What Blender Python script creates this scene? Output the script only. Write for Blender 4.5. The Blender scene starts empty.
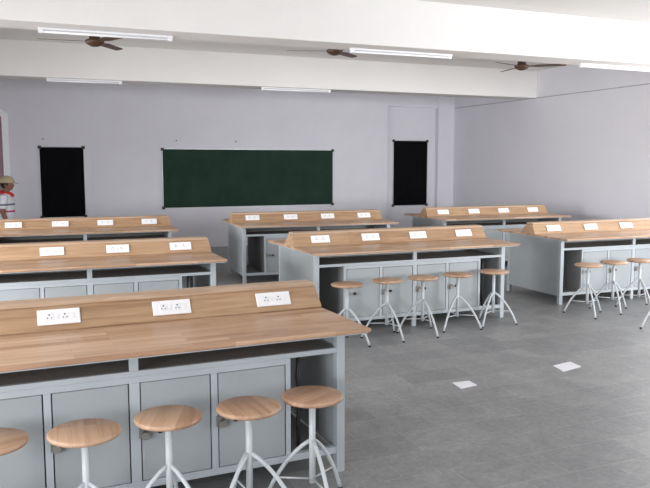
import bpy, bmesh, math, random
from mathutils import Vector, Matrix
random.seed(7)
PI = math.pi
scn = bpy.context.scene
COL = scn.collection

# ------------------------------------------------------------------ materials
def srgb(r, g, b):
    f = lambda c: (c/12.92 if c <= .04045 else ((c+.055)/1.055)**2.4)
    return (f(r/255), f(g/255), f(b/255), 1)

def new_mat(name):
    m = bpy.data.materials.new(name); m.use_nodes = True
    nt = m.node_tree; b = nt.nodes['Principled BSDF']
    return m, nt, b

def N(nt, kind, **kw):
    n = nt.nodes.new(kind)
    for k, v in kw.items():
        if k.startswith('i_'): n.inputs[k[2:].replace('_', ' ')].default_value = v
        else: setattr(n, k, v)
    return n

def ramp(nt, fac, stops):
    r = nt.nodes.new('ShaderNodeValToRGB'); e = r.color_ramp.elements
    e[0].position, e[0].color = stops[0]; e[1].position, e[1].color = stops[-1]
    for p, c in stops[1:-1]:
        k = e.new(p); k.color = c
    nt.links.new(fac, r.inputs['Fac']); return r.outputs['Color']

def mottled(name, c1, c2, scale=3.0, rough=.6, bump=.0, bscale=60, metal=0.0, spec=.5, stretch=None):
    m, nt, b = new_mat(name); L = nt.links
    tc = N(nt, 'ShaderNodeTexCoord'); src = tc.outputs['Object']
    if stretch:
        mp = N(nt, 'ShaderNodeMapping'); mp.inputs['Scale'].default_value = stretch
        L.new(src, mp.inputs['Vector']); src = mp.outputs['Vector']
    nz = N(nt, 'ShaderNodeTexNoise', i_Scale=scale, i_Detail=5.0, i_Roughness=.6); L.new(src, nz.inputs['Vector'])
    L.new(ramp(nt, nz.outputs['Fac'], [(.3, c1), (.7, c2)]), b.inputs['Base Color'])
    b.inputs['Roughness'].default_value = rough; b.inputs['Metallic'].default_value = metal
    b.inputs['Specular IOR Level'].default_value = spec
    if bump:
        n2 = N(nt, 'ShaderNodeTexNoise', i_Scale=bscale, i_Detail=3.0); L.new(src, n2.inputs['Vector'])
        bp = N(nt, 'ShaderNodeBump', i_Strength=bump, i_Distance=.01)
        L.new(n2.outputs['Fac'], bp.inputs['Height']); L.new(bp.outputs['Normal'], b.inputs['Normal'])
    return m

def wood(name, c_dark, c_mid, c_light, strip=.065, length=.62, rough=.45, gap=.35):
    """finger-jointed strips running along local X"""
    m, nt, b = new_mat(name); L = nt.links
    tc = N(nt, 'ShaderNodeTexCoord'); oi = N(nt, 'ShaderNodeObjectInfo')
    off = N(nt, 'ShaderNodeVectorMath', operation='MULTIPLY_ADD')
    L.new(oi.outputs['Random'], off.inputs[0]); off.inputs[1].default_value = (7.3, 0, 3.1); L.new(tc.outputs['Object'], off.inputs[2])
    br = N(nt, 'ShaderNodeTexBrick', offset=.37, offset_frequency=2)
    br.inputs['Scale'].default_value = 1; br.inputs['Brick Width'].default_value = length; br.inputs['Row Height'].default_value = strip
    br.inputs['Mortar Size'].default_value = .0012; br.inputs['Mortar Smooth'].default_value = .3
    br.inputs['Color1'].default_value = (0, 0, 0, 1); br.inputs['Color2'].default_value = (1, 1, 1, 1); br.inputs['Mortar'].default_value = (.2, .2, .2, 1)
    L.new(off.outputs[0], br.inputs['Vector'])
    mp = N(nt, 'ShaderNodeMapping'); mp.inputs['Scale'].default_value = (1.6, 26, 26); L.new(off.outputs[0], mp.inputs['Vector'])
    nz = N(nt, 'ShaderNodeTexNoise', i_Scale=1.3, i_Detail=6.0, i_Roughness=.62, i_Distortion=.5); L.new(mp.outputs['Vector'], nz.inputs['Vector'])
    mx = N(nt, 'ShaderNodeMix', data_type='RGBA'); mx.inputs[0].default_value = gap
    L.new(nz.outputs['Fac'], mx.inputs[6]); L.new(br.outputs['Color'], mx.inputs[7])
    L.new(ramp(nt, mx.outputs[2], [(.22, c_dark), (.5, c_mid), (.8, c_light)]), b.inputs['Base Color'])
    b.inputs['Roughness'].default_value = rough
    bp = N(nt, 'ShaderNodeBump', i_Strength=.12, i_Distance=.003); L.new(nz.outputs['Fac'], bp.inputs['Height']); L.new(bp.outputs['Normal'], b.inputs['Normal'])
    return m

M = {}
M['wall'] = mottled('wall_paint', srgb(217, 215, 221), srgb(222, 221, 226), 1.2, .85, .15, 45)
M['white'] = mottled('ceiling_paint', srgb(226, 224, 221), srgb(231, 229, 226), 1.0, .85, .12, 40)
M['top'] = wood('worktop_wood', srgb(148, 110, 82), srgb(188, 152, 122), srgb(212, 182, 154), .06, .55, .4, .3)
M['upstand'] = wood('upstand_wood', srgb(140, 106, 78), srgb(175, 142, 110), srgb(194, 164, 132), .21, 1.9, .5, .12)
M['cap_sheen_wood'] = wood('cap_board_sheen_wood', srgb(160, 130, 104), srgb(188, 160, 134), srgb(204, 180, 156), .3, 1.9, .45, .1)  # paler than the upstand: reflection on the flat top put into the colour
M['seat'] = wood('seat_wood', srgb(152, 114, 88), srgb(186, 150, 122), srgb(202, 170, 143), .055, .6, .45, .3)
M['paint'] = mottled('grey_enamel', srgb(160, 166, 168), srgb(167, 172, 174), 2.5, .42, .05, 30)
M['frame'] = mottled('pale_grey_enamel', srgb(176, 184, 188), srgb(184, 191, 195), 3.0, .4)
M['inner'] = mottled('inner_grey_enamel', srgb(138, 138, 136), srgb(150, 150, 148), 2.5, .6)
M['stoolmetal'] = mottled('stool_enamel', srgb(192, 197, 199), srgb(204, 208, 210), 5.0, .38)
M['rubber'] = mottled('black_rubber', srgb(26, 26, 28), srgb(38, 38, 40), 20, .7)
M['steel'] = mottled('dull_steel', srgb(138, 136, 130), srgb(166, 163, 156), 18, .4, metal=.5)
M['black'] = mottled('black_plastic', srgb(18, 18, 20), srgb(28, 28, 30), 10, .5)
M['plate'] = mottled('white_plastic', srgb(240, 240, 242), srgb(246, 246, 247), 4, .35)
M['plate2'] = mottled('offwhite_plastic', srgb(233, 234, 236), srgb(240, 241, 242), 4, .35)
M['chalk'] = mottled('green_chalkboard', srgb(20, 44, 34), srgb(32, 58, 46), 2.2, .75, spec=.25)
M['felt'] = mottled('black_felt', srgb(9, 9, 12), srgb(16, 16, 19), 4.5, .95, .3, 180, spec=.1)
M['alu'] = mottled('aluminium', srgb(190, 190, 190), srgb(206, 206, 206), 8, .4, metal=.6)
M['fan'] = mottled('brown_fan_enamel', srgb(72, 50, 36), srgb(86, 62, 46), 6, .4)
M['tube'] = mottled('tube_glass', srgb(242, 243, 245), srgb(248, 248, 250), 3, .25)
M['batten'] = mottled('batten_enamel', srgb(232, 233, 236), srgb(240, 241, 243), 3, .4)
M['paper'] = mottled('white_paper', srgb(228, 226, 231), srgb(236, 234, 239), 6, .8)
M['groove'] = mottled('grey_cable', srgb(140, 140, 146), srgb(150, 150, 156), 6, .7)
M['door'] = mottled('maroon_door', srgb(150, 116, 124), srgb(166, 132, 140), 3, .6)
M['skin'] = mottled('brown_skin', srgb(128, 86, 66), srgb(140, 96, 75), 14, .55)
M['hair'] = mottled('dark_hair', srgb(22, 18, 17), srgb(34, 28, 26), 40, .7)
M['cap'] = mottled('tan_cotton', srgb(176, 160, 130), srgb(192, 176, 146), 20, .9)
M['red'] = mottled('red_cotton', srgb(196, 40, 36), srgb(212, 54, 48), 20, .85)
M['trouser'] = mottled('grey_trouser', srgb(62, 64, 74), srgb(76, 78, 88), 20, .9)
M['shoe'] = mottled('shoe_leather', srgb(38, 30, 26), srgb(50, 40, 34), 20, .5)
M['eye'] = mottled('eye_white', srgb(226, 222, 216), srgb(234, 230, 224), 20, .3)

# shirt: white knit with a slate chest stripe and a magenta waist stripe
m, nt, b = new_mat('striped_shirt'); L = nt.links
tc = N(nt, 'ShaderNodeTexCoord'); sp = N(nt, 'ShaderNodeSeparateXYZ'); L.new(tc.outputs['Object'], sp.inputs[0])
mr = N(nt, 'ShaderNodeMapRange'); mr.inputs['From Min'].default_value = .7; mr.inputs['From Max'].default_value = 1.3; L.new(sp.outputs['Z'], mr.inputs['Value'])
wt_ = srgb(226, 226, 232)
cr = nt.nodes.new('ShaderNodeValToRGB'); cr.color_ramp.interpolation = 'CONSTANT'; e = cr.color_ramp.elements
e[0].position, e[0].color = 0, wt_; e[1].position, e[1].color = .37, srgb(196, 84, 120)
for p, c in [(.425, wt_), (.56, srgb(112, 122, 140)), (.61, wt_)]:
    k = e.new(p); k.color = c
L.new(mr.outputs[0], cr.inputs['Fac']); L.new(cr.outputs['Color'], b.inputs['Base Color']); b.inputs['Roughness'].default_value = .9
M['shirt'] = m

# floor: grey stone slabs 0.6 x 0.3 m in running bond
m, nt, b = new_mat('grey_stone_slabs'); L = nt.links
tc = N(nt, 'ShaderNodeTexCoord')
mp = N(nt, 'ShaderNodeMapping'); mp.inputs['Location'].default_value = (.18, .15, 0); L.new(tc.outputs['Object'], mp.inputs['Vector'])
br = N(nt, 'ShaderNodeTexBrick', offset=.5); br.inputs['Scale'].default_value = 1
br.inputs['Brick Width'].default_value = .6; br.inputs['Row Height'].default_value = .3; br.inputs['Mortar Size'].default_value = .004; br.inputs['Mortar Smooth'].default_value = .6
br.inputs['Bias'].default_value = .0
br.inputs['Color1'].default_value = srgb(146, 147, 148); br.inputs['Color2'].default_value = srgb(163, 163, 163); br.inputs['Mortar'].default_value = srgb(176, 175, 171)
L.new(mp.outputs['Vector'], br.inputs['Vector'])
nz = N(nt, 'ShaderNodeTexNoise', i_Scale=2.6, i_Detail=10.0, i_Roughness=.72, i_Distortion=1.0); L.new(tc.outputs['Object'], nz.inputs['Vector'])
n2 = N(nt, 'ShaderNodeTexNoise', i_Scale=26.0, i_Detail=8.0, i_Roughness=.8); L.new(tc.outputs['Object'], n2.inputs['Vector'])
c1 = ramp(nt, nz.outputs['Fac'], [(.34, (.66, .66, .67, 1)), (.64, (1.06, 1.06, 1.05, 1))])
c2 = ramp(nt, n2.outputs['Fac'], [(.3, (.66, .66, .67, 1)), (.7, (1.06, 1.06, 1.06, 1))])
m1 = N(nt, 'ShaderNodeMix', data_type='RGBA', blend_type='MULTIPLY'); m1.inputs[0].default_value = .8; L.new(br.outputs['Color'], m1.inputs[6]); L.new(c1, m1.inputs[7])
m2 = N(nt, 'ShaderNodeMix', data_type='RGBA', blend_type='MULTIPLY'); m2.inputs[0].default_value = 1; L.new(m1.outputs[2], m2.inputs[6]); L.new(c2, m2.inputs[7])
L.new(m2.outputs[2], b.inputs['Base Color'])
rr = N(nt, 'ShaderNodeMapRange'); rr.inputs['To Min'].default_value = .3; rr.inputs['To Max'].default_value = .55; L.new(nz.outputs['Fac'], rr.inputs['Value']); L.new(rr.outputs[0], b.inputs['Roughness'])
bp = N(nt, 'ShaderNodeBump', i_Strength=.25, i_Distance=.004); L.new(n2.outputs['Fac'], bp.inputs['Height']); L.new(bp.outputs['Normal'], b.inputs['Normal'])
M['floor'] = m

# ------------------------------------------------------------------ mesh helpers
class MB:
    def __init__(s): s.bm = bmesh.new()
    def box(s, x0, x1, y0, y1, z0, z1, bev=0, mi=0, seg=2):
        r = bmesh.ops.create_cube(s.bm, size=1); vs = r['verts']
        for v in vs: v.co = Vector(((x0+x1)/2+v.co.x*(x1-x0), (y0+y1)/2+v.co.y*(y1-y0), (z0+z1)/2+v.co.z*(z1-z0)))
        fs = {f for v in vs for f in v.link_faces}
        for f in fs: f.material_index = mi
        if bev:
            es = {e for v in vs for e in v.link_edges}
            bmesh.ops.bevel(s.bm, geom=list(es), offset=bev, segments=seg, affect='EDGES', profile=.5)
        return s
    def prism(s, pts, axis, a, b, bev=0, seg=2, mi=0):
        """pts: polygon in the plane across `axis` ('x': (y,z), 'y': (x,z), 'z': (x,y))"""
        mk = {'x': lambda p, t: (t, p[0], p[1]), 'y': lambda p, t: (p[0], t, p[1]), 'z': lambda p, t: (p[0], p[1], t)}[axis]
        A = [s.bm.verts.new(mk(p, a)) for p in pts]; B = [s.bm.verts.new(mk(p, b)) for p in pts]
        fs = [s.bm.faces.new(A), s.bm.faces.new(B[::-1])]
        n = len(pts)
        for i in range(n): fs.append(s.bm.faces.new((A[i], B[i], B[(i+1) % n], A[(i+1) % n])))
        for f in fs: f.material_index = mi
        bmesh.ops.recalc_face_normals(s.bm, faces=fs)
        if bev:
            es = {e for f in fs for e in f.edges}
            bmesh.ops.bevel(s.bm, geom=list(es), offset=bev, segments=seg, affect='EDGES', profile=.5)
        return s
    def tube(s, path, r, n=10, caps=True, mi=0):
        """r: number, or list per path point, each a number or (side, up) pair"""
        path = [Vector(p) for p in path]; rings = []
        for i, p in enumerate(path):
            d = (path[min(i+1, len(path)-1)]-path[max(i-1, 0)]).normalized()
            ref = Vector((0, 1, 0)) if abs(d.y) < .9 else Vector((1, 0, 0))
            u = (ref-d*ref.dot(d)).normalized(); w = d.cross(u)
            rr = r[i] if isinstance(r, (list, tuple)) else r
            a, c = rr if isinstance(rr, (list, tuple)) else (rr, rr)
            rings.append([s.bm.verts.new(p+u*(a*math.cos(2*PI*k/n))+w*(c*math.sin(2*PI*k/n))) for k in range(n)])
        fs = []
        for A, B in zip(rings, rings[1:]):
            for k in range(n): fs.append(s.bm.faces.new((A[k], A[(k+1) % n], B[(k+1) % n], B[k])))
        if caps:
            fs.append(s.bm.faces.new(rings[0][::-1])); fs.append(s.bm.faces.new(rings[-1]))
        for f in fs: f.material_index = mi; f.smooth = True
        return s
    def lathe(s, prof, n=32, c=(0, 0, 0), mi=0):
        c = Vector(c); rings = []; fs = []
        for r, z in prof:
            if r < 1e-6: rings.append([s.bm.verts.new(c+Vector((0, 0, z)))])
            else: rings.append([s.bm.verts.new(c+Vector((r*math.cos(2*PI*k/n), r*math.sin(2*PI*k/n), z))) for k in range(n)])
        for A, B in zip(rings, rings[1:]):
            for k in range(n):
                k2 = (k+1) % n
                if len(A) == 1 and len(B) == 1: continue
                if len(A) == 1: fs.append(s.bm.faces.new((A[0], B[k], B[k2])))
                elif len(B) == 1: fs.append(s.bm.faces.new((A[k], A[k2], B[0])))
                else: fs.append(s.bm.faces.new((A[k], A[k2], B[k2], B[k])))
        for f in fs: f.material_index = mi; f.smooth = True
        bmesh.ops.recalc_face_normals(s.bm, faces=fs)
        return s
    def ball(s, c, r, mi=0, u=16, v=10):
        if not isinstance(r, (list, tuple)): r = (r, r, r)
        mt = Matrix.Translation(c) @ Matrix.Diagonal((*r, 1))
        g = bmesh.ops.create_uvsphere(s.bm, u_segments=u, v_segments=v, radius=1, matrix=mt)
        for f in {f for vv in g['verts'] for f in vv.link_faces}: f.material_index = mi; f.smooth = True
        return s
    def rake(s, z0, z1, d):
        for v in s.bm.verts:
            if v.co.z > z0: v.co.x -= math.copysign(d*(v.co.z-z0)/(z1-z0), v.co.x)
        return s
    def build(s, name, mats, parent=None, auto=True):
        me = bpy.data.meshes.new(name); bmesh.ops.recalc_face_normals(s.bm, faces=s.bm.faces) if auto else None
        s.bm.to_mesh(me); s.bm.free()
        for mm in (mats if isinstance(mats, (list, tuple)) else [mats]): me.materials.append(M[mm])
        o = bpy.data.objects.new(name, me); COL.objects.link(o)
        if parent: o.parent = parent
        return o

def thing(name, label, cat, loc=(0, 0, 0), rz=0, group=None):
    o = bpy.data.objects.new(name, None); COL.objects.link(o)
    o.empty_display_size = .1; o.location = loc; o.rotation_euler = (0, 0, rz)
    o['label'] = label; o['category'] = cat
    if group: o['group'] = group
    return o
def tag(o, label, cat, group=None):
    o['label'] = label; o['category'] = cat
    if group: o['group'] = group
    return o
def struct(o): o['kind'] = 'structure'; return o
def dup(o, parent=None):
    c = o.copy(); COL.objects.link(c)
    if parent: c.parent = parent
    for ch in list(o.children): dup(ch, c)
    return c

# ------------------------------------------------------------------ the room
XL, XR, YF, YB, ZC, ZB = -2.3, 9.582, -2.6, 15.043, 3.56, 3.032
struct(MB().box(XL-.2, XR+.2, YF-.2, YB+.3, -.12, 0).build('floor', 'floor'))
struct(MB().box(XL-.2, XR+.2, YF-.2, YB+.3, ZC, ZC+.15).build('ceiling', 'white'))

def wall_with_openings(name, axis, a, b, lo, hi, openings, mat='wall'):
    """axis 'x': wall in an x-range a..b running along y from lo to hi (and the other way round)"""
    mb = MB(); cur = lo
    def bx(p, q, z0, z1):
        if q-p < 1e-4: return
        if axis == 'x': mb.box(a, b, p, q, z0, z1)
        else: mb.box(p, q, a, b, z0, z1)
    for (p, q, z0, z1) in openings:
        bx(cur, p, 0, ZC); bx(p, q, 0, z0); bx(p, q, z1, ZC); cur = q
    bx(cur, hi, 0, ZC)
    return struct(mb.build(name, mat))

win_left = [(-1.2, 1.6, .75, 1.95), (3.4, 6.6, .75, 1.95), (8.4, 11.6, .75, 1.95)]  # unseen windows, shaped low so the benches block light to the end panels
win_right = [(-1.2, 1.8, .95, 2.75), (3.2, 6.2, .95, 2.75), (7.1, 8.7, .95, 2.75)]  # last opening is an unseen window added to let in extra light
win_front = [(-1.6, 1.6, .95, 2.9), (2.4, 5.4, .95, 2.9), (6.2, 9.0, .95, 2.9)]
wall_with_openings('wall_left', 'x', XL-.2, XL, YF, YB, win_left)
wall_with_openings('wall_right', 'x', XR, XR+.2, YF, YB, win_right)
wall_with_openings('wall_front', 'y', YF-.2, YF, XL-.2, XR+.2, win_front)

def window(axis, at, p, q, z0, z1, idx):
    mb = MB(); w = .05; d0, d1 = at-.03, at+.03
    def bx(u0, u1, a0, a1):
        if axis == 'x': mb.box(d0, d1, u0, u1, a0, a1, .004)
        else: mb.box(u0, u1, d0, d1, a0, a1, .004)
    bx(p, q, z0, z0+w); bx(p, q, z1-w, z1)
    for k in range(5):
        u = p+(q-p-w)*k/4; bx(u, u+w, z0+w, z1-w)
    return struct(mb.build('window_%d' % idx, 'alu'))
k = 1
for (p, q, a, c) in win_left: window('x', XL-.1, p, q, a, c, k); k += 1
for (p, q, a, c) in win_right: window('x', XR+.1, p, q, a, c, k); k += 1
for (p, q, a, c) in win_front: window('y', YF-.1, p, q, a, c, k); k += 1

# chalkboard wall with the shallow recess round the right-hand notice board
RX0, RX1 = 7.836, 9.148
mb = MB()
mb.box(XL-.2, RX0, YB, YB+.2, 0, ZC); mb.box(RX1, XR+.2, YB, YB+.2, 0, ZC)
mb.box(RX0, RX1, YB+.10, YB+.2, 0, ZB); mb.box(RX0, RX1, YB, YB+.2, ZB, ZC)
struct(mb.build('wall_back', 'wall'))
struct(MB().box(RX1, XR, YB-.035, YB, 0, ZC).build('trim_1', 'wall'))          # pilaster in the corner
struct(MB().box(1.39, 1.50, YB-.009, YB, 0, ZC).build('trim_2', 'wall'))          # narrow casing strip left of the chalkboard
struct(MB().tube([(XR-.003, 7.86, ZB), (XR-.003, YB, ZB)], .006, 8).build('trim_3', 'groove'))

# concrete beams across the room
struct(MB().box(XL, XR, 7.42, 7.86, ZB, ZC, .008).build('ceiling_beam', 'white'))
struct(MB().box(XL, XR, 12.03, 12.5, ZB, ZC, .008).build('ceiling_beam', 'white'))

# doorway at the left end of the chalkboard wall: white chamfer-headed architrave round a maroon leaf
def head(x0, x1, zs, ch, zt): return [(x0, 0), (x0, zs), (x0+ch, zt), (x1-ch, zt), (x1, zs), (x1, 0)]
out = head(-1.55, -.10, 2.66, .5, 3.02); inn = head(-1.44, -.215, 2.60, .45, 2.91)
mb = MB()
for i in range(5):
    mb.prism([out[i], out[i+1], inn[i+1], inn[i]], 'y', YB-.06, YB)
arch = struct(mb.build('door_1', 'plate'))
struct(MB().prism(inn, 'y', YB-.025, YB-.002).build('door_leaf', 'door', arch))
struct(MB().ball((-.34, YB-.05, 1.02), .028).tube([(-.34, YB-.02, 1.02), (-.34, YB-.05, 1.02)], .012).build('door_handle', 'steel', arch))

# ------------------------------------------------------------------ boards on the wall
def board(name, label, cat, x0, x1, z0, z1, y, panel_mat):
    t = thing(name, label, cat, ((x0+x1)/2, y, z0)); w, h = (x1-x0)/2, z1-z0
    MB().box(-w+.012, w-.012, -.014, -.001, .012, h-.012).build('writing_surface' if 'chalk' in name else 'felt_panel', panel_mat, t)
    f = .013; mb = MB()
    mb.box(-w, w, -.018, -.001, 0, f, .003); mb.box(-w, w, -.024, -.001, h-f, h, .003)
    mb.box(-w, -w+f, -.024, -.001, f, h-f, .003); mb.box(w-f, w, -.024, -.001, f, h-f, .003)
    mb.build('frame', 'alu', t)
    for sx in (-1, 1):
        for zz in (0, h):
            cx, cz = sx*(w-.015), zz+(.015 if zz == 0 else -.015)
            MB().box(cx-.03, cx+.03, -.03, -.001, cz-.03, cz+.03, .006).build('corner_cap', 'black', t)
    return t
board('chalkboard', 'long dark green chalkboard with thin aluminium frame on the far wall', 'chalkboard', 2.719, 6.481, .83, 2.041, YB, 'chalk')
board('notice_board', 'tall black notice board on far wall, to the left of the green chalkboard', 'notice board', .407, 1.229, .70, 2.063, YB, 'felt')
board('notice_board', 'tall black notice board in the wall recess to the right of the chalkboard', 'notice board', 7.995+.03, 8.914+.03, .757, 2.275, YB+.10, 'felt')
for x, z, lb in [(.49, 2.20, 'small nail in the wall above left black notice board'), (3.02, 2.20, 'small nail in far wall above left end of green chalkboard'), (4.26, 2.20, 'small nail in far wall above middle of green chalkboard')]:
    o = MB().tube([(0, .0, 0), (0, -.03, .004)], .010, 8).ball((0, -.03, .004), .012, u=10, v=6).build('nail', 'black'); o.location = (x, YB, z)
    tag(o, lb, 'nail')

# ------------------------------------------------------------------ tube lights and fans
def tube_light(x0, x1, y, label, group):
    t = thing('tube_light', label, 'light', ((x0+x1)/2, y, ZB), 0, group); w = (x1-x0)/2
    MB().prism([(-.03, -.001), (.03, -.001), (.024, -.022), (-.024, -.022)], 'x', -w, w, .003).build('batten', 'batten', t)
    MB().tube([(-w+.05, 0, -.037), (w-.05, 0, -.037)], .0135, 14).build('tube', 'tube', t)
    for s in (-1, 1):
        a, c = sorted((s*(w-.004), s*(w-.05)))
        MB().box(a, c, -.019, .019, -.053, -.018, .005).build('lamp_holder', 'batten', t)
g1, g2 = 'tube lights under the near beam', 'tube lights under the far beam'
tube_light(.245, 1.53, 7.70, 'white tube light under the near beam, leftmost, above the left fan', g1)
tube_light(3.53, 4.86, 7.70, 'white tube light under the near beam, beside the middle fan', g1)
tube_light(6.80, 8.10, 7.70, 'white tube light under near beam at the right edge of the photo', g1)
tube_light(.48, 1.60, 12.13, 'white tube light under the far beam above left notice board', g2)
tube_light(3.90, 5.18, 12.13, 'white tube light under the far beam above the chalkboard', g2)

def fan(x, y, z, ang, label):
    t = thing('ceiling_fan', label, 'fan', (x, y, z), 0, 'brown ceiling fans')
    MB().tube([(0, 0, .06), (0, 0, ZC-z-.05)], .011, 10).build('down_rod', 'fan', t)
    MB().lathe([(0, ZC-z-.001), (.05, ZC-z-.001), (.055, ZC-z-.03), (.03, ZC-z-.09), (.012, ZC-z-.1)], 20).build('canopy', 'fan', t)
    MB().lathe([(0, -.058), (.04, -.054), (.08, -.036), (.108, -.012), (.112, .012), (.10, .022), (.066, .026), (.062, .07), (.05, .082), (.03, .088), (.011, .10)], 28).build('motor', 'fan', t)
    for k in range(3):
        a = math.radians(ang+120*k); mb = MB()
        pts = [(.09, -.022), (.16, -.03), (.24, -.062), (.62, -.052), (.645, -.03), (.645, .03), (.62, .05), (.24, .058), (.16, .03), (.09, .022)]
        mb.prism(pts, 'z', 0, .005)
        bmesh.ops.rotate(mb.bm, verts=mb.bm.verts, cent=(0, 0, 0), matrix=Matrix.Rotation(math.radians(-9), 3, 'X'))
        bmesh.ops.rotate(mb.bm, verts=mb.bm.verts, cent=(0, 0, 0), matrix=Matrix.Rotation(a, 3, 'Z'))
        mb.build('blade', 'fan', t)
fan(.925, 9.3, 3.175, 176, 'leftmost of the three brown three-bladed ceiling fans')
fan(4.03, 9.3, 3.245, 160, 'middle one of the three brown three-bladed ceiling fans')
fan(7.11, 9.3, 3.195, -40, 'rightmost brown three-bladed ceiling fan, closest to the right wall')

# ------------------------------------------------------------------ lab bench
A, DW, a, DC = 1.222, .7324, 1.1565, .5464
TOP, TH = .85, .024
RF, RT, RTB, RB, RH = -.1091, -.0227, .088, .205, .1464
DOORS = [(-.80, -.425), (-.385, -.028), (.028, .385), (.425, .80)]
def make_bench():
    t = thing('lab_bench', '', 'lab bench')
    MB().box(-A, A, -DW, DW, TOP-TH, TOP, .009, seg=3).build('worktop', 'top', t)
    # upstand: sloped front, near-vertical back, capped by a nosed board
    zt = TOP+RH; ct = .026; sl = (RT-RF)/RH
    yc = RT-sl*ct
    MB().prism([(RF+.012, TOP), (RF+.012, TOP+.006), (RF-sl*-.006, TOP+.006), (yc+.004, zt-ct), (RTB, zt-ct), (RB, TOP)], 'x', -A+.006, A-.006).rake(TOP+.01, zt, .018).build('upstand', 'upstand', t)
    mb = MB().prism([(yc-.006, zt-ct), (RT-.008, zt), (RTB+.004, zt), (RTB+.010, zt-ct)], 'x', -A+.022, A-.022, .010, 3)
    mb.build('cap_board', 'cap_sheen_wood', t)
    MB().box(-A+.012, A-.012, -DW+.02, -DW+.04, TOP-TH-.008, TOP-TH).box(-A+.012, A-.012, DW-.04, DW-.02, TOP-TH-.008, TOP-TH) \
        .box(-A+.012, -A+.032, -DW+.04, DW-.04, TOP-TH-.008, TOP-TH).box(A-.032, A-.012, -DW+.04, DW-.04, TOP-TH-.008, TOP-TH).build('top_frame', 'frame', t)
    zu = TOP-TH
    for sx in (-1, 1):
        for sy in (-1, 1):
            x0, x1 = sorted((sx*a, sx*(a-.05))); y0, y1 = sorted((sy*DC, sy*(DC-.05)))
            MB().box(x0, x1, y0, y1, 0, zu, .004).build('leg', 'frame', t)
    for sy in (-1, 1):
        y0, y1 = sorted((sy*(DC-.004), sy*(DC-.04)))
        MB().box(-.022, .022, y0, y1, 0, .112, .003).build('leg', 'frame', t)
    for sx in (-1, 1):
        x0, x1 = sorted((sx*(a-.004), sx*(a-.014)))
        MB().box(x0, x1, -DC+.05, DC-.05, .105, zu).build('end_panel', 'paint', t)
    # face frame on the seat side
    f = -DC; ai = a-.05
    fr = MB()
    fr.box(-ai, ai, f+.004, f+.04, .112, .150, .002)                      # bottom rail
    fr.box(-.83, .83, f+.004, f+.03, .652, .684, .002)                    # rail over the doors
    for x0, x1 in [(-.83, -.803), (-.422, -.388), (-.025, .025), (.388, .422), (.803, .83)]:
        fr.box(x0, x1, f+.004, f+.03, .150, .652, .002)
    fr.build('face_frame', 'frame', t)
    MB().box(-ai, ai, f+.003, f+.03, .684, .712, .003).build('shelf_edge', 'frame', t)
    MB().box(-.022, .022, f+.004, f+.03, .712, zu, .002).build('divider', 'frame', t)
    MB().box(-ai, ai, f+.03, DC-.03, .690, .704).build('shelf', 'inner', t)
    mb = MB().box(-ai, ai, .02, .03, .704, zu)
    mb.build('shelf_back', 'inner', t)
    mb = MB()
    mb.box(-.83, -.82, f+.03, DC-.02, .13, .690); mb.box(.82, .83, f+.03, DC-.02, .13, .690)
    mb.box(-.82, .82, DC-.03, DC-.02, .13, .690)
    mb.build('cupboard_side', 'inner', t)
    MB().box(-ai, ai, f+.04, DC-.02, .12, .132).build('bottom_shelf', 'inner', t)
    # plain back with its own rails
    mb = MB().box(-ai, ai, DC-.04, DC-.004, .112, .15, .002).box(-ai, ai, DC-.04, DC-.004, .70, .73, .002)
    for x in (-.82, 0, .82): mb.box(x-.02, x+.02, DC-.019, DC-.004, .15, .70, .002)
    mb.build('back_frame', 'frame', t)
    MB().tube([(.90, f+.06, .132), (.895, f+.06, .3), (.903, f+.055, .42), (.893, f+.06, .55), (.90, f+.06, .690)], .012, 10).build('cable', 'black', t)
    for i, (x0, x1) in enumerate(DOORS):
        d = MB().box(x0+.003, x1-.003, f+.006, f+.024, .153, .649, .003).build('door', 'paint', t)
        h = MB().box(x0-.014, x0+.010, f-.010, f+.006, .372, .428, .003)           # staple plate on the stile
        h.box(x0+.012, x0+.058, f-.006, f+.006, .382, .418, .003)
        h.tube([(x0+.018, f-.003, .4), (x0+.018, f-.03, .4), (x0+.03, f-.03, .4), (x0+.03, f-.003, .4)], .004, 8)
        h.build('hasp', 'steel', d)
        k = MB().tube([(x0+.09, f+.008, .4), (x0+.09, f-.012, .4)], .013, 14).build('lock', 'black', d)
        if i:
            p = MB().box(x0-.004, x0+.034, f-.03, f-.012, .37, .405, .005)
            p.tube([(x0+.004, f-.02, .40), (x0+.004, f-.02, .42), (x0+.015, f-.02, .43), (x0+.026, f-.02, .42), (x0+.026, f-.02, .40)], .004, 8)
            p.build('padlock', 'steel', d)
    # socket plates on the slope
    nrm = math.atan2(RH, RT-RF)
    for cx in (-.90, -.30, .30, .91):
        R = Matrix.Translation((cx, (RF+yc)/2, TOP+(RH-ct)/2+.008)) @ Matrix.Rotation(nrm, 4, 'X')
        def tr(mb): bmesh.ops.transform(mb.bm, matrix=R, verts=mb.bm.verts); return mb
        # local x along bench, y up the slope, z outwards
        pl = tr(MB().box(-.107, .107, -.042, .042, -.002, .010, .004)).build('socket_plate', 'plate', t)
        for sxx in (-.048, .030):
            s = MB().box(sxx-.019, sxx+.019, -.019, .021, .009, .0125, .002)
            s.tube([(sxx, .010, .0126), (sxx, .010, .0132)], .0042, 12, mi=1)
            for q in (-.009, .009): s.tube([(sxx+q, -.007, .0126), (sxx+q, -.007, .0132)], .0033, 12, mi=1)
            tr(s).build('socket', ['plate2', 'black'], pl)
        for sxx in (-.012, .070):
            tr(MB().box(sxx-.009, sxx+.009, -.015, .017, .009, .0135, .002)).build('switch', 'plate2', pl)
    return t
B0 = make_bench()
GB = 'wooden-topped grey lab benches'
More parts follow.
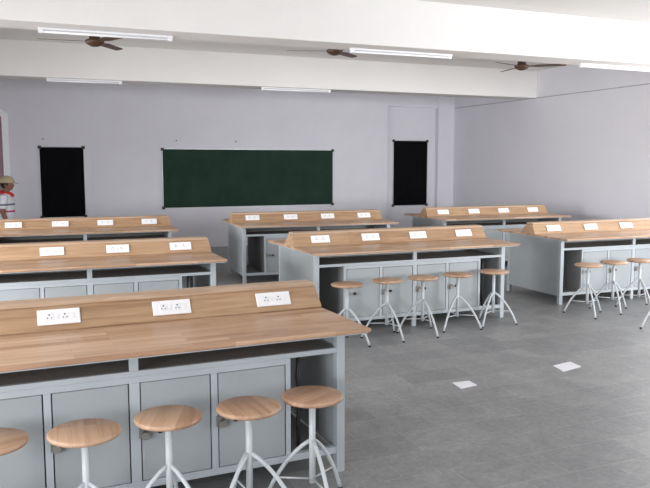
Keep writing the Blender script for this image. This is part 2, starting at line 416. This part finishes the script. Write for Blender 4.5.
benches = [
    (.4726, 4.155, .038, 1.013, 'large grey lab bench with pale wooden top filling the left foreground, nearest of all'),
    (.580, 7.4043, -.0147, .994, 'grey lab bench with wooden top directly behind the left foreground bench'),
    (.838, 10.867, -.0349, .985, 'wooden-topped grey lab bench right in front of the person in a cap'),
    (3.8775, 7.3297, .0045, 1.014, 'grey lab bench with wooden top and five stools at the middle of the photo'),
    (4.1687, 10.661, -.0706, 1.005, 'grey lab bench with wooden top just below the green chalkboard'),
    (7.2915, 7.6603, -.0224, .986, 'grey lab bench at the right edge showing a broad plain end panel'),
    (7.4975, 10.6715, -.0285, 1.01, 'wooden-topped grey lab bench below the right black notice board'),
]
for i, (x, y, rz, s, lb) in enumerate(benches):
    o = B0 if i == 0 else dup(B0)
    o.location = (x, y, 0); o.rotation_euler = (0, 0, rz); o.scale = (1, 1, s); o['label'] = lb; o['group'] = GB

# ------------------------------------------------------------------ stools
SZ = .590
def make_stool():
    t = thing('stool', '', 'stool')
    MB().lathe([(0, SZ-.028), (.130, SZ-.028), (.150, SZ-.023), (.156, SZ-.013), (.154, SZ-.005), (.145, SZ), (0, SZ)], 44).build('seat', 'seat', t)
    MB().tube([(0, 0, .13), (0, 0, SZ-.028)], .0165, 16).build('column', 'stoolmetal', t)
    MB().lathe([(0, SZ-.034), (.05, SZ-.034), (.05, SZ-.0275), (0, SZ-.0275)], 24).build('seat_flange', 'stoolmetal', t)
    for k in range(3):
        an = 2*PI*k/3; c, s = math.cos(an), math.sin(an)
        prof = [(.010, .352), (.045, .327), (.088, .287), (.132, .235), (.172, .176), (.206, .115), (.234, .055), (.252, .012)]
        lg = MB().tube([(r*c, r*s, z) for r, z in prof], .0105, 12).build('leg', 'stoolmetal', t)
        MB().tube([(.2515*c, .2515*s, .016), (.254*c, .254*s, 0)], .012, 12).build('foot', 'rubber', lg)
        MB().tube([(.014*c, .014*s, .15), (.2*c, .2*s, .15)], .005, 8).build('foot_rail', 'stoolmetal', t)
    return t
S0 = make_stool()
def col_(t): return t
stools = [
    (-.152, 3.272, 20, 'round wooden stool cut off by the left edge of the photo', 'F'),
    (.226, 3.241, 88, 'round wooden stool at the foreground bench, second from the left edge', 'F'),
    (.596, 3.290, 70, 'round wooden stool at the foreground bench, in the middle of its row of five', 'F'),
    (.977, 3.281, 95, 'round wooden stool at the foreground bench, fourth in the row from left', 'F'),
    (1.319, 3.321, 32, 'round wooden stool before the open niche of the foreground bench, rightmost there', 'F'),
    (2.893, 6.367, -55, 'white-legged stool at the middle bench, leftmost, partly behind the foreground worktop', 'M'),
    (3.362, 6.437, 44, 'white-legged stool at the middle bench, second from the left', 'M'),
    (3.792, 6.470, 38, 'white-legged stool at the middle of the five along the middle bench', 'M'),
    (4.236, 6.508, 85, 'white-legged stool at the middle bench, second from its right end', 'M'),
    (4.715, 6.544, 90, 'white-legged stool by the right end post of the middle bench', 'M'),
    (6.02, 6.55, 130, 'white-legged stool before the open niche of the right-edge bench', 'R'),
    (6.47, 6.62, 8, 'white-legged stool at the right-edge bench, second from its open niche', 'R'),
    (6.89, 6.63, 22, 'white-legged stool at the right-edge bench, by its centre divider', 'R'),
    (6.265, 5.655, 157, 'stool cut off by the right edge of the photo, only its leg showing', 'R'),
]
GRP = {'F': 'stools along the foreground bench', 'M': 'stools along the middle bench', 'R': 'stools along the right bench'}
for i, (x, y, an, lb, g) in enumerate(stools):
    o = S0 if i == 0 else dup(S0)
    o.location = (x, y, 0); o.rotation_euler = (0, 0, math.radians(an)); o['label'] = lb; o['group'] = GRP[g]

# ------------------------------------------------------------------ white sheets on the floor
for pts, lb in [([(3.113, 4.706), (3.279, 4.735), (3.289, 4.861), (3.133, 4.867)], 'small white paper sheet on the floor, the one closer to the foreground bench'),
                ([(4.168, 4.776), (4.412, 4.84), (4.435, 5.004), (4.21, 4.958)], 'white paper sheet lying on the floor further right, towards the right-edge bench')]:
    cx = sum(p[0] for p in pts)/4; cy = sum(p[1] for p in pts)/4
    o = MB().prism([(p[0]-cx, p[1]-cy) for p in pts], 'z', 0, .003).build('paper_sheet', 'paper'); o.location = (cx, cy, .0)
    tag(o, lb, 'paper', 'white sheets on the floor')

# ------------------------------------------------------------------ person by the doorway (faces +x)
def smooth_remesh(o, vox, it=4):
    r = o.modifiers.new('remesh', 'REMESH'); r.mode = 'VOXEL'; r.voxel_size = vox; r.use_smooth_shade = True
    s = o.modifiers.new('smooth', 'SMOOTH'); s.factor = .5; s.iterations = it
P0 = thing('person', 'person in tan cap and white striped polo with red collar, standing side-on by the doorway', 'person', (-.17, 13.4, 0), math.radians(-12)); P0.scale = (1.05, 1.05, 1.01)
bd = MB()
bd.tube([(0, 0, .74), (.0, 0, .80), (.005, 0, .90), (.01, 0, 1.02), (.005, 0, 1.12), (-.005, 0, 1.19), (-.008, 0, 1.225)],
        [(.13, .085), (.145, .1), (.13, .09), (.14, .095), (.155, .1), (.14, .08), (.07, .055)], 20)
bd.tube([(-.008, 0, 1.19), (.0, 0, 1.25), (.012, 0, 1.31)], [.055, .05, .05], 16)
bd.ball((.022, 0, 1.385), (.09, .072, .105)); bd.ball((.045, 0, 1.335), (.058, .056, .062)); bd.ball((.07, 0, 1.305), (.024, .026, .02))
bd.tube([(.098, 0, 1.395), (.112, 0, 1.372), (.122, 0, 1.355), (.105, 0, 1.348)], [.008, .011, .014, .010], 10)
bd.tube([(.098, -.018, 1.328), (.103, 0, 1.33), (.098, .018, 1.328)], .007, 8); bd.tube([(.097, -.016, 1.316), (.102, 0, 1.316), (.097, .016, 1.316)], .0075, 8)
for s in (-1, 1):
    bd.ball((.012, s*.073, 1.365), (.018, .010, .03))
    bd.tube([(0, s*.075, .80), (.012, s*.078, .60), (.01, s*.08, .44), (-.005, s*.08, .28), (-.012, s*.08, .08)], [.082, .07, .052, .05, .036], 16)
    bd.tube([(-.02, s*.08, .045), (.05, s*.085, .035), (.13, s*.09, .025)], [(.035, .035), (.04, .032), (.036, .02)], 12)
    sh, el, wr = (-.005, s*.155, 1.175), (-.02, s*.195, .93), (.05, s*.19, .72)
    bd.tube([(0, s*.10, 1.185), sh, (-.012, s*.178, 1.06), el, (.012, s*.195, .83), wr], [.05, .05, .043, .036, .034, .024], 14)
    bd.tube([wr, (.068, s*.188, .68), (.085, s*.186, .635)], [(.016, .026), (.017, .036), (.013, .036)], 12)
    hand = Vector((.085, s*.186, .635))
    for q, ln in ((-.028, .058), (-.009, .068), (.010, .064), (.028, .05)):
        p0 = hand+Vector((q*.95, 0, .008+q*.3)); p1 = p0+Vector((.012, -s*.004, -ln*.5)); p2 = p1+Vector((.006, -s*.014, -ln*.32)); p3 = p2+Vector((0, -s*.014, -ln*.2))
        bd.tube([p0, p1, p2, p3], [.009, .0085, .008, .007], 8)
    tp = Vector((.085, s*.182, .675)); bd.tube([tp, tp+Vector((.035, -s*.008, -.02)), tp+Vector((.05, -s*.012, -.05))], [.011, .0095, .008], 8)
body = bd.build('body', 'skin', P0); smooth_remesh(body, .006, 3)
sh_ = MB()
sh_.tube([(0, 0, .70), (.0, 0, .78), (.005, 0, .90), (.01, 0, 1.02), (.005, 0, 1.12), (-.005, 0, 1.195), (-.008, 0, 1.232)],
         [(.158, .115), (.162, .116), (.152, .11), (.158, .112), (.168, .114), (.15, .092), (.078, .063)], 24)
for s in (-1, 1):
    sh_.tube([(0, s*.09, 1.185), (-.005, s*.158, 1.178), (-.012, s*.185, 1.06), (-.016, s*.194, .985)], [.055, .063, .062, .06], 16)
shirt = sh_.build('shirt', 'shirt', P0); smooth_remesh(shirt, .008, 4)
c = MB()
c.tube([(.074*math.cos(an)-.004, .076*math.sin(an), 1.238-.016*math.cos(an)) for an in [PI*2*k/24 for k in range(25)]], [(.020, .026)]*25, 8, caps=False)
c.prism([(.035, 1.245), (.098, 1.225), (.112, 1.17), (.07, 1.185)], 'y', -.072, -.05, .005); c.prism([(.035, 1.245), (.098, 1.225), (.112, 1.17), (.07, 1.185)], 'y', .05, .072, .005)
c.build('collar', 'red', P0)
tr_ = MB()
tr_.tube([(0, 0, .67), (0, 0, .76), (.0, 0, .83)], [(.145, .105), (.155, .108), (.145, .1)], 20)
for s in (-1, 1):
    tr_.tube([(0, s*.075, .78), (.012, s*.08, .60), (.01, s*.082, .44), (-.003, s*.082, .28), (-.01, s*.082, .055)], [.095, .085, .07, .066, .062], 16)
trs = tr_.build('trousers', 'trouser', P0); smooth_remesh(trs, .009, 4)
for s in (-1, 1):
    MB().tube([(-.06, s*.08, .04), (-.02, s*.08, .046), (.06, s*.086, .040), (.13, s*.092, .030), (.165, s*.094, .024)], [(.03, .03), (.043, .045), (.048, .038), (.044, .028), (.02, .014)], 16) \
        .box(-.07, .16, s*.087-.044, s*.087+.044, 0, .016, .007).build('shoe', 'shoe', P0)
    MB().ball((.090, s*.030, 1.388), .0115, u=12, v=8).build('eye', 'eye', P0)
hr = MB().ball((.008, 0, 1.395), (.094, .079, .098)); hr.tube([(.03, -.078, 1.40), (.02, -.08, 1.37)], .008, 8); hr.tube([(.03, .078, 1.40), (.02, .08, 1.37)], .008, 8)
for v in [v for v in hr.bm.verts if v.co.x > .055]: v.co.x = .055
hr.build('hair', 'hair', P0)
cp = MB().lathe([(.098, 0), (.104, .008), (.103, .035), (.092, .07), (.066, .098), (.03, .112), (0, .115)], 32)
for v in cp.bm.verts: v.co = Vector((v.co.x*1.08+.018, v.co.y*.9, v.co.z+1.405))
cap = cp.build('cap', 'cap', P0)
vs_ = MB()
for i in range(2): pass
pts = [(.07+.0, -.085)]+[(.095+.095*math.cos(an), .083*math.sin(an)) for an in [(-PI/2)+PI*k/14 for k in range(15)]]+[(.07, .085)]
vs_.prism(pts, 'z', 1.412, 1.42)
for v in vs_.bm.verts: v.co.z -= (v.co.x-.07)*.22
vs_.build('visor', 'cap', cap)
MB().ball((.018, 0, 1.521), .008, u=10, v=6).build('button', 'cap', cap)

# ------------------------------------------------------------------ daylight through the windows, with added lamps
w = bpy.data.worlds.new('world'); scn.world = w; w.use_nodes = True
bg = w.node_tree.nodes['Background']; bg.inputs['Color'].default_value = (.82, .9, 1, 1); bg.inputs['Strength'].default_value = .6
def daylight(loc, rot, sx, sy, energy, spread=180, col=(.97, .98, 1)):
    l = bpy.data.lights.new('window_daylight', 'AREA'); l.shape = 'RECTANGLE'; l.size = sx; l.size_y = sy; l.energy = energy; l.color = col
    l.spread = math.radians(spread)
    o = bpy.data.objects.new('window_daylight', l); COL.objects.link(o); o.location = loc; o.rotation_euler = rot
TI = .42                                                              # skylight comes in slightly downwards
for (p, q, z0, z1), en in zip(win_left, (204, 217, 39)): daylight((XL-.02, (p+q)/2, (z0+z1)/2), (0, -PI/2+TI, 0), z1-z0, q-p, en)
daylight((XL-.02, 10.0, 1.35), (0, -PI/2, 0), 1.2, 3.2, 57, 80)  # second, narrower lamp added in the far left window to balance brightness
for (p, q, z0, z1), en in zip(win_right, (179, 79, 82)): daylight((XR+.02, (p+q)/2, (z0+z1)/2+.05), (0, PI/2-TI, 0), z1-z0, q-p, en)  # the last is an added lamp behind the added window
p, q, z0, z1 = win_front[2]
daylight(((p+q)/2, YF-.02, (z0+z1)/2), (PI/2, 0, 0), q-p, z1-z0, 127, 70)

# ------------------------------------------------------------------ camera
cd = bpy.data.cameras.new('camera'); cam = bpy.data.objects.new('camera', cd); COL.objects.link(cam); scn.camera = cam
F, H, PITCH, YAW = 734.759, 1.7358, .1088, .3961
cd.sensor_width = 36; cd.lens = F*36/650; cd.clip_start = .05; cd.clip_end = 200
cam.location = (0, 0, H); cam.rotation_euler = (PI/2-PITCH, 0, -YAW)
vs = scn.view_settings; scn.display_settings.display_device = 'sRGB'
vs.view_transform = 'Standard'; vs.look = 'None'; vs.gamma = 1; vs.use_curve_mapping = False; vs.exposure = 0.06
